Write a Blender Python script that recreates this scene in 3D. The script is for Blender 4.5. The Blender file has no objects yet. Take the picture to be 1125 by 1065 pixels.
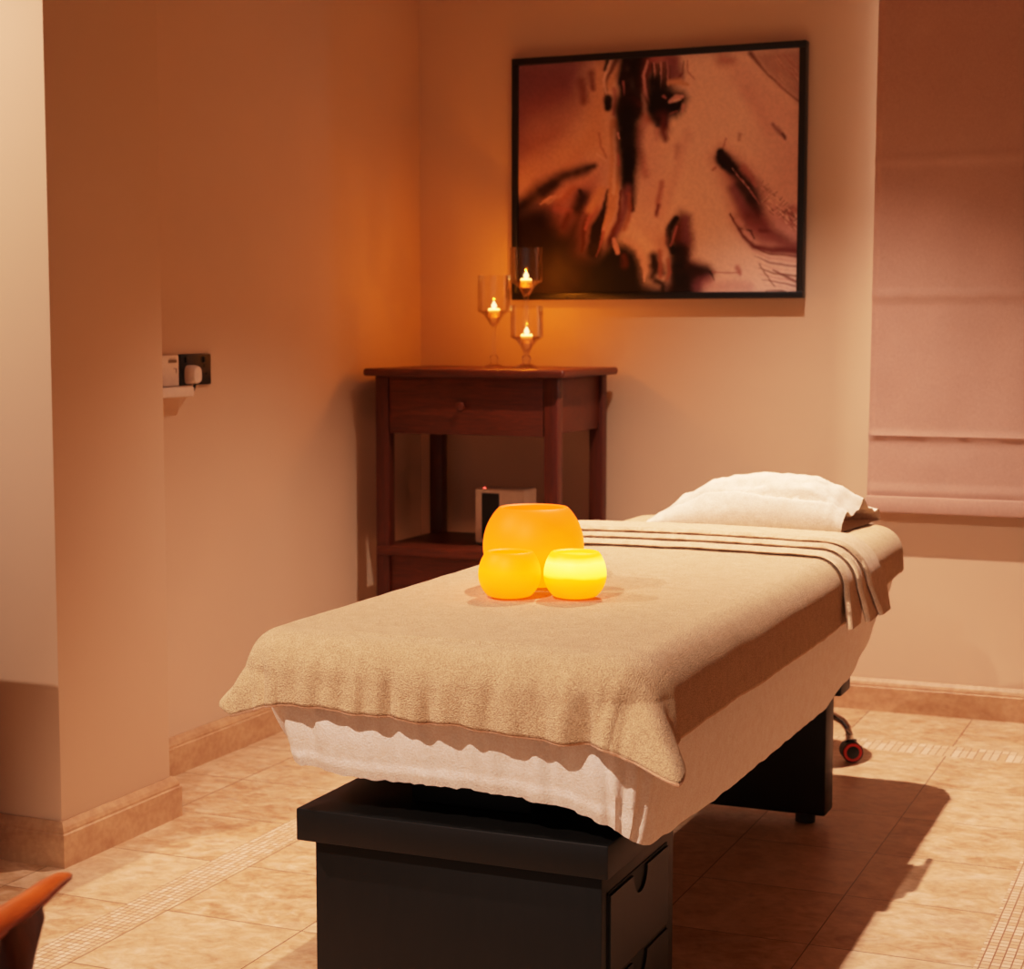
import bpy, bmesh, math, random
import numpy as np
from mathutils import Vector, Matrix, noise

random.seed(4)
sc = bpy.context.scene
COL = sc.collection
PI = math.pi

# ------------------------------------------------------------------ helpers
def srgb(r, g, b):
    f = lambda c: (c/255/12.92) if c/255 <= .04045 else ((c/255+.055)/1.055)**2.4
    return (f(r), f(g), f(b), 1)

class NT:
    """tiny node-tree helper"""
    def __init__(self, name):
        self.m = bpy.data.materials.new(name); self.m.use_nodes = True
        self.t = self.m.node_tree; self.n = self.t.nodes
        self.b = self.n['Principled BSDF']; self.out = self.n['Material Output']
    def link(self, a, b): self.t.links.new(a, b)
    def node(self, typ, **kw):
        x = self.n.new(typ)
        for k, v in kw.items(): setattr(x, k, v)
        return x
    def val(self, sock, v):
        if isinstance(v, bpy.types.NodeSocket): self.link(v, sock)
        else: sock.default_value = v
    def math(self, op, a, b=None, c=None):
        x = self.node('ShaderNodeMath', operation=op)
        for i, v in enumerate((a, b, c)):
            if v is not None: self.val(x.inputs[i], v)
        return x.outputs[0]
    def noise(self, vec, scale, detail=3, rough=.5, dist=0):
        x = self.node('ShaderNodeTexNoise'); self.link(vec, x.inputs['Vector'])
        x.inputs['Scale'].default_value = scale; x.inputs['Detail'].default_value = detail
        x.inputs['Roughness'].default_value = rough; x.inputs['Distortion'].default_value = dist
        return x.outputs['Fac']
    def ramp(self, fac, stops, interp='LINEAR'):
        x = self.node('ShaderNodeValToRGB'); self.link(fac, x.inputs[0])
        e = x.color_ramp.elements; x.color_ramp.interpolation = interp
        while len(e) < len(stops): e.new(.5)
        for el, (p, c) in zip(e, stops): el.position = p; el.color = c
        return x.outputs[0]
    def mix(self, fac, a, b, mode='MIX'):
        x = self.node('ShaderNodeMix', data_type='RGBA', blend_type=mode)
        self.val(x.inputs[0], fac); self.val(x.inputs[6], a); self.val(x.inputs[7], b)
        return x.outputs[2]
    def obj(self): return self.node('ShaderNodeTexCoord').outputs['Object']
    def pos(self): return self.node('ShaderNodeNewGeometry').outputs['Position']
    def scaled(self, vec, s):
        x = self.node('ShaderNodeMapping'); self.link(vec, x.inputs[0]); x.inputs['Scale'].default_value = s
        return x.outputs[0]
    def bump(self, h, strength=.3, dist=.002, chain=None):
        x = self.node('ShaderNodeBump'); self.link(h, x.inputs['Height'])
        x.inputs['Strength'].default_value = strength; x.inputs['Distance'].default_value = dist
        if chain is not None: self.link(chain, x.inputs['Normal'])
        return x.outputs[0]
    def set(self, **kw):
        for k, v in kw.items():
            self.val(self.b.inputs[{'color': 'Base Color', 'rough': 'Roughness', 'metal': 'Metallic', 'normal': 'Normal', 'sheen': 'Sheen Weight',
                'spec': 'Specular IOR Level', 'emit': 'Emission Color', 'estr': 'Emission Strength', 'coat': 'Coat Weight', 'sss': 'Subsurface Weight'}[k]], v)
        return self.m

def plain(name, col, rough=.5, metal=0, spec=.5, nscale=60, var=.12, bump=0, bscale=400):
    t = NT(name); v = t.obj()
    dark = tuple(c*(1-var) for c in col[:3])+(1,); lite = tuple(min(1, c*(1+var)) for c in col[:3])+(1,)
    t.set(color=t.ramp(t.noise(v, nscale), [(.3, dark), (.7, lite)]), rough=rough, metal=metal, spec=spec)
    if bump: t.set(normal=t.bump(t.noise(v, bscale), bump, .001))
    return t.m

def wood(name, c1, c2, rough=.4, scale=(3, 40, 40), spec=.5):
    t = NT(name); v = t.scaled(t.obj(), scale)
    g = t.noise(v, 1.6, 6, .6, 1.2)
    f = t.noise(v, 9, 3)
    c = t.ramp(g, [(.25, c1), (.5, tuple((a+b)/2 for a, b in zip(c1, c2))), (.72, c2)])
    c = t.mix(.25, c, t.ramp(f, [(.3, c1), (.7, c2)]))
    t.set(color=c, rough=rough, spec=spec, normal=t.bump(g, .12, .001))
    return t.m

def fabric(name, c1, c2, nap=420, strength=.6, dist=.004, sheen=.25, rough=.95, mid=45, mw=.4):
    t = NT(name); v = t.obj()
    n1 = t.noise(v, nap, 2, .6); n2 = t.noise(v, mid, 4, .6)
    c = t.ramp(t.math('ADD', t.math('MULTIPLY', n1, 1-mw), t.math('MULTIPLY', n2, mw)), [(.34, c1), (.66, c2)])
    b = t.bump(n2, .25*mw/.4, .004); b = t.bump(n1, strength, dist, b)
    t.set(color=c, rough=rough, sheen=sheen, spec=.1, normal=b)
    t.b.inputs['Sheen Roughness'].default_value = .6
    return t.m

# --- mesh collecting
class MB:
    def __init__(self): self.v = []; self.f = []; self.mi = []; self.cur = 0
    def add(self, vs, fs):
        o = len(self.v); self.v += [tuple(x) for x in vs]
        for f in fs: self.f.append(tuple(o+i for i in f)); self.mi.append(self.cur)
        return self
    def box(self, x0, x1, y0, y1, z0, z1, bev=0, seg=2, rot=None, piv=None):
        bm = bmesh.new(); bmesh.ops.create_cube(bm, size=1)
        for v in bm.verts:
            v.co = Vector(((x0+x1)/2+v.co.x*(x1-x0), (y0+y1)/2+v.co.y*(y1-y0), (z0+z1)/2+v.co.z*(z1-z0)))
        if bev: bmesh.ops.bevel(bm, geom=list(bm.edges), offset=bev, segments=seg, affect='EDGES', profile=.5)
        if rot is not None: bmesh.ops.rotate(bm, verts=bm.verts, cent=piv or (0, 0, 0), matrix=Matrix.Rotation(rot, 3, 'Z'))
        bm.verts.index_update()
        self.add([v.co[:] for v in bm.verts], [[v.index for v in f.verts] for f in bm.faces]); bm.free(); return self
    def lathe(self, prof, c, n=40, cap=True):
        cx, cy, cz = c; vs = []; fs = []; k = len(prof)
        for i in range(n):
            a = 2*PI*i/n
            for r, z in prof: vs.append((cx+r*math.cos(a), cy+r*math.sin(a), cz+z))
        for i in range(n):
            j = (i+1) % n
            for q in range(k-1): fs.append((i*k+q, j*k+q, j*k+q+1, i*k+q+1))
        if cap:
            if prof[0][0] > 1e-6: fs.append([i*k for i in range(n)][::-1])
            if prof[-1][0] > 1e-6: fs.append([i*k+k-1 for i in range(n)])
        return self.add(vs, fs)
    def sweep(self, pts, rad, n=12, cap=True, up=(0, 0, 1)):
        """rad: per point (width, height) half sizes or a number"""
        vs = []; fs = []; m = len(pts); P = [Vector(p) for p in pts]
        for i, p in enumerate(P):
            d = (P[min(i+1, m-1)]-P[max(i-1, 0)]).normalized()
            u = Vector(up)
            if abs(d.dot(u)) > .95: u = Vector((0, 1, 0))
            s = d.cross(u).normalized(); w = s.cross(d).normalized()
            r = rad[i] if isinstance(rad, (list, tuple)) else rad
            a, b = r if isinstance(r, (list, tuple)) else (r, r)
            for k in range(n):
                t = 2*PI*k/n
                vs.append(p+s*(a*math.cos(t))+w*(b*math.sin(t)))
        for i in range(m-1):
            for k in range(n):
                l = (k+1) % n; fs.append((i*n+k, i*n+l, (i+1)*n+l, (i+1)*n+k))
        if cap: fs.append(list(range(n))[::-1]); fs.append([(m-1)*n+k for k in range(n)])
        return self.add(vs, fs)
    def grid(self, rows, closed=False):
        nr = len(rows); nc = len(rows[0]); vs = [p for r in rows for p in r]; fs = []
        for i in range(nr-1):
            for j in range(nc-1+(1 if closed else 0)):
                k = (j+1) % nc
                fs.append((i*nc+j, i*nc+k, (i+1)*nc+k, (i+1)*nc+j))
        return self.add(vs, fs)

def world_loc(o):
    v = Vector((0, 0, 0))
    while o is not None: v = v+o.location; o = o.parent
    return v

def obj(name, mb, mats, parent=None, smooth=True, origin=None, angle=40):
    me = bpy.data.meshes.new(name)
    if parent is not None and origin is None: off = world_loc(parent); loc = Vector((0, 0, 0))
    else:
        off = Vector(origin or (0, 0, 0)); loc = off-(world_loc(parent) if parent else Vector((0, 0, 0)))
    me.from_pydata([(Vector(v)-off)[:] for v in mb.v], [], mb.f)
    if not isinstance(mats, (list, tuple)): mats = [mats]
    for m in mats: me.materials.append(m)
    me.polygons.foreach_set('material_index', mb.mi)
    me.validate(); me.update()
    bm = bmesh.new(); bm.from_mesh(me); bmesh.ops.recalc_face_normals(bm, faces=bm.faces)
    ca = math.radians(angle)
    for f in bm.faces: f.smooth = smooth
    if smooth:
        for e in bm.edges:
            if len(e.link_faces) == 2 and e.calc_face_angle(0) > ca: e.smooth = False
    bm.to_mesh(me); bm.free()
    o = bpy.data.objects.new(name, me); COL.objects.link(o)
    if parent is not None: o.parent = parent
    o.location = loc
    return o

def tag(o, label, cat, group=None):
    o['label'] = label; o['category'] = cat
    if group: o['group'] = group
    return o
def thing(name, loc, label, cat, group=None):
    o = bpy.data.objects.new(name, None); COL.objects.link(o); o.location = loc
    o.empty_display_size = .05
    return tag(o, label, cat, group)
def struct(name, mb, m, **k):
    o = obj(name, mb, m, **k); o['kind'] = 'structure'; return o
def sstep(a, b, x):
    t = min(1, max(0, (x-a)/(b-a))); return t*t*(3-2*t)
def lerpl(pts, x):
    if x <= pts[0][0]: return pts[0][1]
    for (a, va), (b, vb) in zip(pts, pts[1:]):
        if x <= b:
            t = (x-a)/(b-a); t = t*t*(3-2*t)*.5+t*.5
            return va+(vb-va)*t
    return pts[-1][1]
def nz(x, y, z=0): return noise.noise(Vector((x, y, z)))

# ------------------------------------------------------------------ camera
H = 1.2
cam = bpy.data.cameras.new('camera'); co = bpy.data.objects.new('camera', cam); COL.objects.link(co)
yaw, pit, FPX = .401943, .0894653, 1916.62
cam.sensor_fit = 'HORIZONTAL'; cam.sensor_width = 36; cam.lens = 36*FPX/1125
cam.clip_start = .05
fw = Vector((-math.sin(yaw)*math.cos(pit), math.cos(yaw)*math.cos(pit), -math.sin(pit)))
co.location = (0, 0, H); co.rotation_euler = fw.to_track_quat('-Z', 'Y').to_euler()
cam.dof.use_dof = True; cam.dof.focus_distance = 2.95; cam.dof.aperture_fstop = 7.5
sc.camera = co
sc.view_settings.view_transform = 'Standard'
sc.view_settings.look = 'None'
sc.view_settings.exposure = 0
# gentle film-like tone curve (soft toe, rolled-off highlights)
vs_ = sc.view_settings; vs_.use_curve_mapping = True; cm = vs_.curve_mapping
cm.use_clip = False; cm.clip_max_x = 6; cm.clip_max_y = 1.2
cv_ = cm.curves[3]
PTS = [(0, 0), (.02, .013), (.06, .047), (.2, .185), (.5, .46), (1, .72), (2, .92), (4, 1.0)]
while len(cv_.points) < len(PTS): cv_.points.new(.5, .5)
for p_, (a_, b_) in zip(cv_.points, PTS): p_.location = (a_, b_)
cm.update()
sc.cycles.use_denoising = True
sc.cycles.max_bounces = 8; sc.cycles.transparent_max_bounces = 24
sc.cycles.sample_clamp_indirect = 6

# ------------------------------------------------------------------ materials
def wall_mat(name, c):
    t = NT(name); v = t.pos()
    n = t.noise(v, 1.3, 3); f = t.noise(v, 260, 2)
    d = tuple(x*.94 for x in c[:3])+(1,)
    t.set(color=t.ramp(n, [(.3, d), (.7, c)]), rough=.75, spec=.25, normal=t.bump(f, .08, .001))
    return t.m
M_wall = wall_mat('cream_wall_paint', srgb(214, 182, 153))
M_ceil = wall_mat('ceiling_paint', srgb(235, 215, 190))

def floor_mat():
    t = NT('travertine_tiles'); P = t.pos()
    sep = t.node('ShaderNodeSeparateXYZ'); t.link(P, sep.inputs[0]); x, y = sep.outputs[0], sep.outputs[1]
    xs = t.math('ADD', x, t.math('MULTIPLY', t.math('LESS_THAN', x, -2.085), .100))
    gx = t.math('DIVIDE', t.math('ADD', xs, .763+.317*40), .317); gy = t.math('DIVIDE', t.math('ADD', t.math('MINIMUM', y, 4.72), -2.956+.322*40), .322)
    def edge(g, w):  # 1 on grout
        fr = t.math('FRACT', g); d = t.math('MINIMUM', fr, t.math('SUBTRACT', 1.0, fr)); return t.math('LESS_THAN', d, w)
    grout = t.math('MAXIMUM', edge(gx, .0036), edge(gy, .0036))
    cell = t.node('ShaderNodeCombineXYZ'); t.link(t.math('FLOOR', gx), cell.inputs[0]); t.link(t.math('FLOOR', gy), cell.inputs[1])
    wn = t.node('ShaderNodeTexWhiteNoise', noise_dimensions='3D'); t.link(cell.outputs[0], wn.inputs['Vector'])
    off = t.node('ShaderNodeVectorMath', operation='MULTIPLY_ADD'); t.link(wn.outputs['Color'], off.inputs[0]); off.inputs[1].default_value = (9, 9, 9); t.link(P, off.inputs[2])
    sv = t.scaled(off.outputs[0], (2.1, 2.7, 1))
    n1 = t.noise(sv, 2.3, 7, .62, 1.4); n2 = t.noise(sv, 9, 6, .65, .8); n3 = t.noise(off.outputs[0], 40, 4, .6)
    c = t.ramp(n1, [(.3, srgb(164, 118, 80)), (.47, srgb(194, 150, 110)), (.6, srgb(216, 180, 146)), (.75, srgb(184, 142, 116))])
    c = t.mix(.42, c, t.ramp(n2, [(.36, srgb(150, 104, 70)), (.5, srgb(202, 162, 124)), (.66, srgb(230, 200, 172))]))
    c = t.mix(.12, c, t.ramp(n3, [(.4, srgb(140, 95, 60)), (.6, srgb(230, 200, 160))]))
    c = t.mix(t.math('MULTIPLY', t.math('SUBTRACT', wn.outputs['Value'], .3), .28), c, srgb(236, 206, 172))
    c = t.mix(grout, c, srgb(104, 70, 44))
    # mosaic strips
    def band(s, a, b): return t.math('MULTIPLY', t.math('GREATER_THAN', s, a), t.math('LESS_THAN', s, b))
    A = band(x, -2.131, -2.040); B = band(x, -.449, -.30); Cb = band(y, 4.912, 5.036)
    def mosaic(px, py, ox, oy, w):
        a = t.math('DIVIDE', t.math('ADD', x, ox), px); b = t.math('DIVIDE', t.math('ADD', y, oy), py)
        g = t.math('MAXIMUM', edge(a, w), edge(b, w*px/py))
        cc = t.node('ShaderNodeCombineXYZ'); t.link(t.math('FLOOR', a), cc.inputs[0]); t.link(t.math('FLOOR', b), cc.inputs[1])
        w2 = t.node('ShaderNodeTexWhiteNoise', noise_dimensions='3D'); t.link(cc.outputs[0], w2.inputs['Vector'])
        col = t.mix(w2.outputs['Value'], srgb(202, 162, 126), srgb(226, 194, 164))
        return t.mix(g, col, srgb(146, 104, 76)), g
    cA, gA = mosaic(.0152, .0152, 20.131+.0, 20, .06)
    cB, gB = mosaic(.0187, .0187, 20.449, 20, .07)
    cC, gC = mosaic(.0212, .124, 20.0, 15.088+.0, .05)
    c = t.mix(A, c, cA); c = t.mix(B, c, cB); c = t.mix(Cb, c, cC)
    rg = t.math('MULTIPLY_ADD', n2, .25, .28)
    hgt = t.math('SUBTRACT', t.math('MULTIPLY', n2, .35), grout)
    t.set(color=c, rough=rg, spec=.35, normal=t.bump(hgt, .25, .0015))
    return t.m
M_floor = floor_mat()

def stone_mat():
    t = NT('pinkish_stone_skirting'); P = t.pos()
    n1 = t.noise(t.scaled(P, (1, 1, 2)), 5, 6, .6, 1); n2 = t.noise(P, 60, 3)
    c = t.ramp(n1, [(.3, srgb(176, 130, 94)), (.55, srgb(200, 156, 116)), (.75, srgb(212, 172, 132))])
    c = t.mix(.12, c, t.ramp(n2, [(.4, srgb(140, 96, 70)), (.6, srgb(222, 184, 152))]))
    t.set(color=c, rough=.45, spec=.35, normal=t.bump(n1, .1, .002)); return t.m
M_stone = stone_mat()

M_towel = fabric('beige_terry', srgb(170, 136, 100), srgb(218, 184, 146), 420, .8, .005, .12, mw=.22)
M_runner = fabric('folded_towel_cloth', srgb(180, 146, 112), srgb(214, 182, 148), 380, .5, .003, .12)
M_sheet = fabric('white_sheet_cloth', srgb(238, 220, 206), srgb(254, 246, 238), 300, .45, .003, .1)
M_pillow = fabric('cream_towelling', srgb(206, 182, 158), srgb(232, 212, 190), 330, .4, .003, .1)
M_hem = fabric('hem_stitch', srgb(196, 150, 116), srgb(226, 184, 150), 300, .5, .003)
M_black = wood('black_stained_wood', srgb(8, 7, 6), srgb(17, 15, 12), .48, (30, 30, 4), .4)
M_black2 = plain('black_void', srgb(6, 5, 5), .7)
M_blackpl = plain('black_plastic', srgb(8, 7, 7), .5)
M_mahog = wood('reddish_stained_wood', srgb(60, 22, 10), srgb(112, 48, 21), .38, (5, 60, 60))
M_mahog_v = wood('reddish_stained_wood_upright', srgb(60, 21, 11), srgb(94, 37, 18), .4, (50, 50, 4))
M_teak = wood('orange_teak', srgb(150, 62, 18), srgb(206, 104, 40), .34, (40, 5, 40))
M_teak_shade = wood('shaded_teak', srgb(72, 32, 14), srgb(112, 56, 26), .42, (40, 40, 5))  # same teak with shade put into the colour, for posts under the arms
M_white = plain('white_plastic', srgb(226, 206, 190), .45, var=.04)
M_chrome = plain('chrome', srgb(200, 190, 180), .18, 1, var=.05)
M_red = plain('red_ring', srgb(200, 30, 16), .4)
M_frame = plain('black_frame', srgb(12, 9, 9), .4)
M_seat = plain('black_vinyl', srgb(18, 16, 16), .45)

def glass_mat(name, tint, fac=.12):
    t = NT(name)
    lw = t.node('ShaderNodeLayerWeight'); lw.inputs['Blend'].default_value = .28
    tr = t.node('ShaderNodeBsdfTransparent'); tr.inputs[0].default_value = tint
    gl = t.node('ShaderNodeBsdfGlossy'); gl.inputs['Roughness'].default_value = .05; gl.inputs[0].default_value = (1, .95, .9, 1)
    mx = t.node('ShaderNodeMixShader'); t.link(t.math('MULTIPLY_ADD', lw.outputs['Fresnel'], .62, .015), mx.inputs[0])
    t.link(tr.outputs[0], mx.inputs[1]); t.link(gl.outputs[0], mx.inputs[2]); t.link(mx.outputs[0], t.out.inputs[0])
    return t.m
M_glass = glass_mat('clear_glass', (.985, .975, .96, 1))
M_pane = glass_mat('window_glass', (.92, .96, .97, 1))

def emit_mat(name, col, strength, base=None):
    t = NT(name); n = t.noise(t.obj(), 90, 2)
    c = t.mix(t.math('MULTIPLY', n, .08), col, (1, 1, 1, 1))
    t.set(color=base or col, emit=c, estr=strength, rough=.5, spec=0); return t.m

# ------------------------------------------------------------------ room shell
XL, XP, YB, YP0, YP1 = -2.655, -2.42, 5.44, 3.12, 3.545
CZ = 2.7; XR = 1.9; XW = -4.6; YF = -1.6
struct('floor', MB().box(XW, XR+.1, YF, YB+.2, -.1, 0), M_floor, smooth=False)
struct('ceiling', MB().box(XW, XR+.1, YF, YB+.2, CZ, CZ+.1), M_ceil, smooth=False)
WX0, WX1, WZ0, WZ1 = -1.045, .35, .88, 2.42
mb = MB()
for a in ((XL-.1, WX0, 0, CZ), (WX1, XR+.1, 0, CZ), (WX0, WX1, 0, WZ0), (WX0, WX1, WZ1, CZ)):
    mb.box(a[0], a[1], YB, YB+.2, a[2], a[3])
struct('wall_back', mb, M_wall, smooth=False)
struct('wall_left', MB().box(XL-.1, XL, YP1, YB, 0, CZ), M_wall, smooth=False)
struct('wall_pier', MB().box(XW, XP, YP0, YP1, 0, CZ, .004), M_wall)
struct('wall_far_left', MB().box(XW-.1, XW, YF, YP0, 0, CZ), M_wall, smooth=False)
struct('wall_right', MB().box(XR, XR+.1, YF, YB, 0, CZ), M_wall, smooth=False)

PROF = [(0, 0), (.02, 0), (.02, .074), (.0165, .077), (.0165, .082), (.013, .09), (.005, .101), (0, .101)]
def skirting(name, p0, p1, nrm, e0=0, e1=0):
    """profile run from p0 to p1, e0/e1: mitre factors at the ends"""
    p0 = Vector(p0); p1 = Vector(p1); n = Vector(nrm); d = (p1-p0).normalized(); vs = []
    for p, e in ((p0, -e0), (p1, e1)):
        for t, z in PROF: vs.append((p+n*t+d*(e*t))[:2]+(z,))
    k = len(PROF)
    fs = [(i, (i+1) % k, k+(i+1) % k, k+i) for i in range(k)]+[list(range(k)), list(range(k, 2*k))[::-1]]
    return struct(name, MB().add(vs, fs), M_stone, smooth=False)
skirting('baseboard_back', (XL, YB, 0), (XR, YB, 0), (0, -1, 0), -1, 0)
skirting('baseboard_left', (XL, YP1, 0), (XL, YB, 0), (1, 0, 0), 0, -1)
skirting('baseboard_pier', (XP, YP0, 0), (XP, YP1, 0), (1, 0, 0), 1, 1)
skirting('baseboard_pier_front', (XW, YP0, 0), (XP, YP0, 0), (0, -1, 0), 0, 1)
skirting('baseboard_pier_return', (XP, YP1, 0), (XL, YP1, 0), (0, 1, 0), 1, -1)

# window behind the blind
wf = MB()
for a in ((WX0, WX0+.05, WZ0, WZ1), (WX1-.05, WX1, WZ0, WZ1), (WX0, WX1, WZ0, WZ0+.05), (WX0, WX1, WZ1-.05, WZ1), (-.37, -.33, WZ0, WZ1)):
    wf.box(a[0], a[1], YB+.12, YB+.17, a[2], a[3], .004)
win = struct('window_1', wf, M_white)
wp = obj('pane', MB().box(WX0+.04, WX1-.04, YB+.143, YB+.147, WZ0+.04, WZ1-.04), M_pane, win, smooth=False)

# ------------------------------------------------------------------ roman blind
bl = thing('roman_blind', (-.5, 5.39, .63), 'mauve brown fabric roman blind with flat folds hanging over the window', 'blind')
def blind_fabric():
    rows = []; seams = [2.55, 1.702, 1.293, .868, .70]
    zs = np.linspace(2.56, .668, 150)
    for z in zs:
        row = []
        for x in np.linspace(0, 1, 70):
            xl = -1.083-.0095*(2.2-z)/1.55
            X = xl+(.42-xl)*x
            d = min(abs(z-s) for s in seams[1:])
            yb = 5.385-.006*math.exp(-(d/.012)**2)
            for s in seams[1:4]:
                if z < s: yb += .006*math.exp(-(s-z)/.05)*1.0
            yb += .006*nz(X*5, z*1.2, 3)*sstep(0, .15, d)+.003*nz(X*11, z*5, 8)
            for s in seams[1:4]:
                if 0 < s-z < .1: yb += .004*nz(X*22, s*9, 1)*math.exp(-(s-z)/.04)
            row.append((X, yb, z))
        rows.append(row)
    return MB().grid(rows)
def blind_mat():
    t = NT('mauve_blind_cloth'); v = t.obj()
    w = t.noise(t.scaled(v, (600, 600, 90)), 1, 2); w2 = t.noise(t.scaled(v, (90, 600, 700)), 1, 2); n = t.noise(v, 4, 3)
    c = t.ramp(t.math('MULTIPLY_ADD', w, .4, t.math('MULTIPLY', t.math('ADD', w2, n), .3)), [(.3, srgb(172, 134, 116)), (.7, srgb(198, 158, 138))])
    t.set(color=c, rough=.7, spec=.25, sheen=.2, normal=t.bump(t.math('ADD', w, w2), .1, .001)); return t.m
M_blind = blind_mat()
bf = obj('fabric', blind_fabric(), M_blind, bl)
sm = bf.modifiers.new('s', 'SOLIDIFY'); sm.thickness = .003
obj('bottom_bar', MB().box(-1.0955, .42, 5.371, 5.387, .633, .684, .006), M_blind, bl)
obj('head_rail', MB().box(-1.083, .42, 5.375, 5.44, 2.55, 2.60, .004), M_white, bl)

# ------------------------------------------------------------------ horse picture
def painting():
    NX, NY = 340, 290
    u = np.linspace(0, 1, NX)[None, :].repeat(NY, 0); v = np.linspace(0, 1, NY)[:, None].repeat(NX, 1)
    img = np.zeros((NY, NX, 3))
    rng = np.random.RandomState(3)
    def vn(sx, sy, seed):      # smooth value noise for the brush texture
        r = np.random.RandomState(seed); g = r.rand(int(sy)+3, int(sx)+3)
        X = u*sx; Y = v*sy; i = X.astype(int); j = Y.astype(int); fx = X-i; fy = Y-j
        fx = fx*fx*(3-2*fx); fy = fy*fy*(3-2*fy)
        return (g[j, i]*(1-fx)+g[j, i+1]*fx)*(1-fy)+(g[j+1, i]*(1-fx)+g[j+1, i+1]*fx)*fy
    n_b = vn(50, 44, 2); n_c = vn(150, 120, 5)
    wu = u+(vn(16, 14, 1)-.5)*.006+(n_b-.5)*.003+(n_c-.5)*.003; wv = v+(vn(16, 14, 7)-.5)*.006+(vn(50, 44, 8)-.5)*.003
    K = dict(cream=(238, 202, 184), pale=(226, 182, 168), pink=(212, 160, 152), rose=(176, 108, 104), mauve=(128, 78, 86), wine=(108, 48, 46), brown=(88, 40, 32), dark=(34, 11, 9), black=(18, 6, 6), orange=(168, 104, 88), tan=(212, 160, 130), grey=(186, 146, 136))
    lin = {k: np.array(srgb(*c)[:3]) for k, c in K.items()}
    def comp(a, col): img[:] = img*(1-a[..., None])+lin[col]*a[..., None]
    asp = .80; S = 6.618; off = [(0, 0)]
    def zone(x, y): off[0] = (x, y)
    def uv(p):
        x, y = off[0][0]+p[0]/S, off[0][1]+p[1]/S
        a = (x-567.7)/306.3; top = 72.5-22*a; bot = 325-4*a
        return np.array([a, (y-top)/(bot-top)])
    W = 306.3*S
    def stroke(pts, w, col, op=1., soft=.6):
        soft = min(1, soft*1.35)
        P = [uv(p) for p in pts]; ws = w if isinstance(w, (list, tuple)) else [w]*len(P)
        best = np.full(u.shape, 9.)
        for (a, b, wa, wb) in zip(P, P[1:], ws, ws[1:]):
            ax, ay, bx, by = a[0], a[1]*asp, b[0], b[1]*asp; dx, dy = bx-ax, by-ay; L = dx*dx+dy*dy+1e-12
            t = np.clip(((wu-ax)*dx+(wv*asp-ay)*dy)/L, 0, 1); d = np.hypot(wu-ax-t*dx, wv*asp-ay-t*dy)
            best = np.minimum(best, d/np.maximum((wa+(wb-wa)*t)*.92/W, 1e-4))
        a = np.clip((1-best)/max(soft, 1e-3), 0, 1); a = a*a*(3-2*a); comp(np.clip(a*op*(.95+.1*n_b), 0, 1), col)
    def poly(pts, col, op=1., soft=60):
        P = [uv(p) for p in pts]; n = len(P); ins = np.zeros(u.shape, bool); dm = np.full(u.shape, 9.); X = wu; Y = wv*asp
        for i in range(n):
            ax, ay = P[i][0], P[i][1]*asp; bx, by = P[(i+1) % n][0], P[(i+1) % n][1]*asp
            ins ^= ((ay > Y) != (by > Y)) & (X < (bx-ax)*(Y-ay)/(by-ay+1e-12)+ax)
            dx, dy = bx-ax, by-ay; t = np.clip(((X-ax)*dx+(Y-ay)*dy)/(dx*dx+dy*dy+1e-12), 0, 1)
            dm = np.minimum(dm, np.hypot(X-ax-t*dx, Y-ay-t*dy))
        a = np.clip(.5+.5*np.where(ins, dm, -dm)/(1.5*soft/W), 0, 1); a = a*a*(3-2*a); comp(np.clip(a*op, 0, 1), col)
    img[:] = lin['cream']
    # upper left: mauve fading to orange and a pale band
    zone(560, 40)
    poly([(-100, 100), (640, 100), (560, 480), (300, 640), (-100, 760)], 'mauve', 1, 150)
    poly([(-100, 120), (500, 120), (430, 470), (-100, 560)], 'mauve', .8, 120)
    poly([(-100, 640), (250, 560), (520, 520), (480, 760), (300, 980), (-100, 1200)], 'orange', .9, 190)
    stroke([(-50, 1080), (250, 960), (420, 840)], [260, 240, 160], 'tan', .5, 1)
    stroke([(60, 780), (60, 620)], [180, 140], 'mauve', .35, 1)
    poly([(640, 160), (700, 160), (760, 420), (760, 900), (560, 920), (420, 900), (520, 620)], 'tan', .8, 120)
    stroke([(670, 190), (650, 400), (640, 700)], [90, 110, 170], 'tan', .7, .9)
    stroke([(600, 270), (615, 380)], [60, 40], 'wine', .75, 1)
    stroke([(530, 330), (545, 470)], [70, 60], 'wine', .7, 1)
    stroke([(580, 720), (500, 880), (420, 960)], [90, 90, 60], 'tan', .5, 1)
    stroke([(660, 700), (670, 790), (712, 880)], [16, 16, 12], 'orange', .6, .8)
    stroke([(640, 850), (700, 895), (716, 905)], [12, 14, 10], 'cream', .8, .7)
    # lower left darkness with brushed lights
    zone(560, 180)
    poly([(-100, 330), (90, 310), (230, 170), (420, 70), (560, 20), (690, 20), (740, 200), (740, 330), (700, 560), (640, 700), (760, 1200), (-100, 1200)], 'rose', .85, 130)
    poly([(-100, 340), (120, 300), (270, 290), (330, 360), (400, 470), (480, 350), (510, 240), (580, 240), (560, 420), (520, 640), (640, 640), (1000, 860), (1100, 1200), (-100, 1200)], 'dark', 1, 90)
    poly([(-100, 420), (200, 380), (420, 520), (560, 640), (640, 760), (560, 1100), (-100, 1100)], 'dark', .9, 150)
    stroke([(60, 330), (210, 200), (400, 95), (560, 40), (620, 15)], [90, 130, 100, 80, 50], 'dark', .9, 1)
    stroke([(330, 150), (240, 220)], [60, 70], 'dark', .8, .9)
    for k in range(26):
        x0 = 215+rng.rand()*150; y0 = 285-(x0-215)*.5+rng.rand()*50-10
        stroke([(x0, y0), (x0+26, y0-16)], 10, 'pink' if k % 2 else 'grey', .75, .8)
    stroke([(340, 330), (430, 350), (470, 340)], [50, 50, 20], 'rose', .7, .9)
    stroke([(350, 300), (470, 180)], [60, 50], 'orange', .7, 1)
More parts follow.
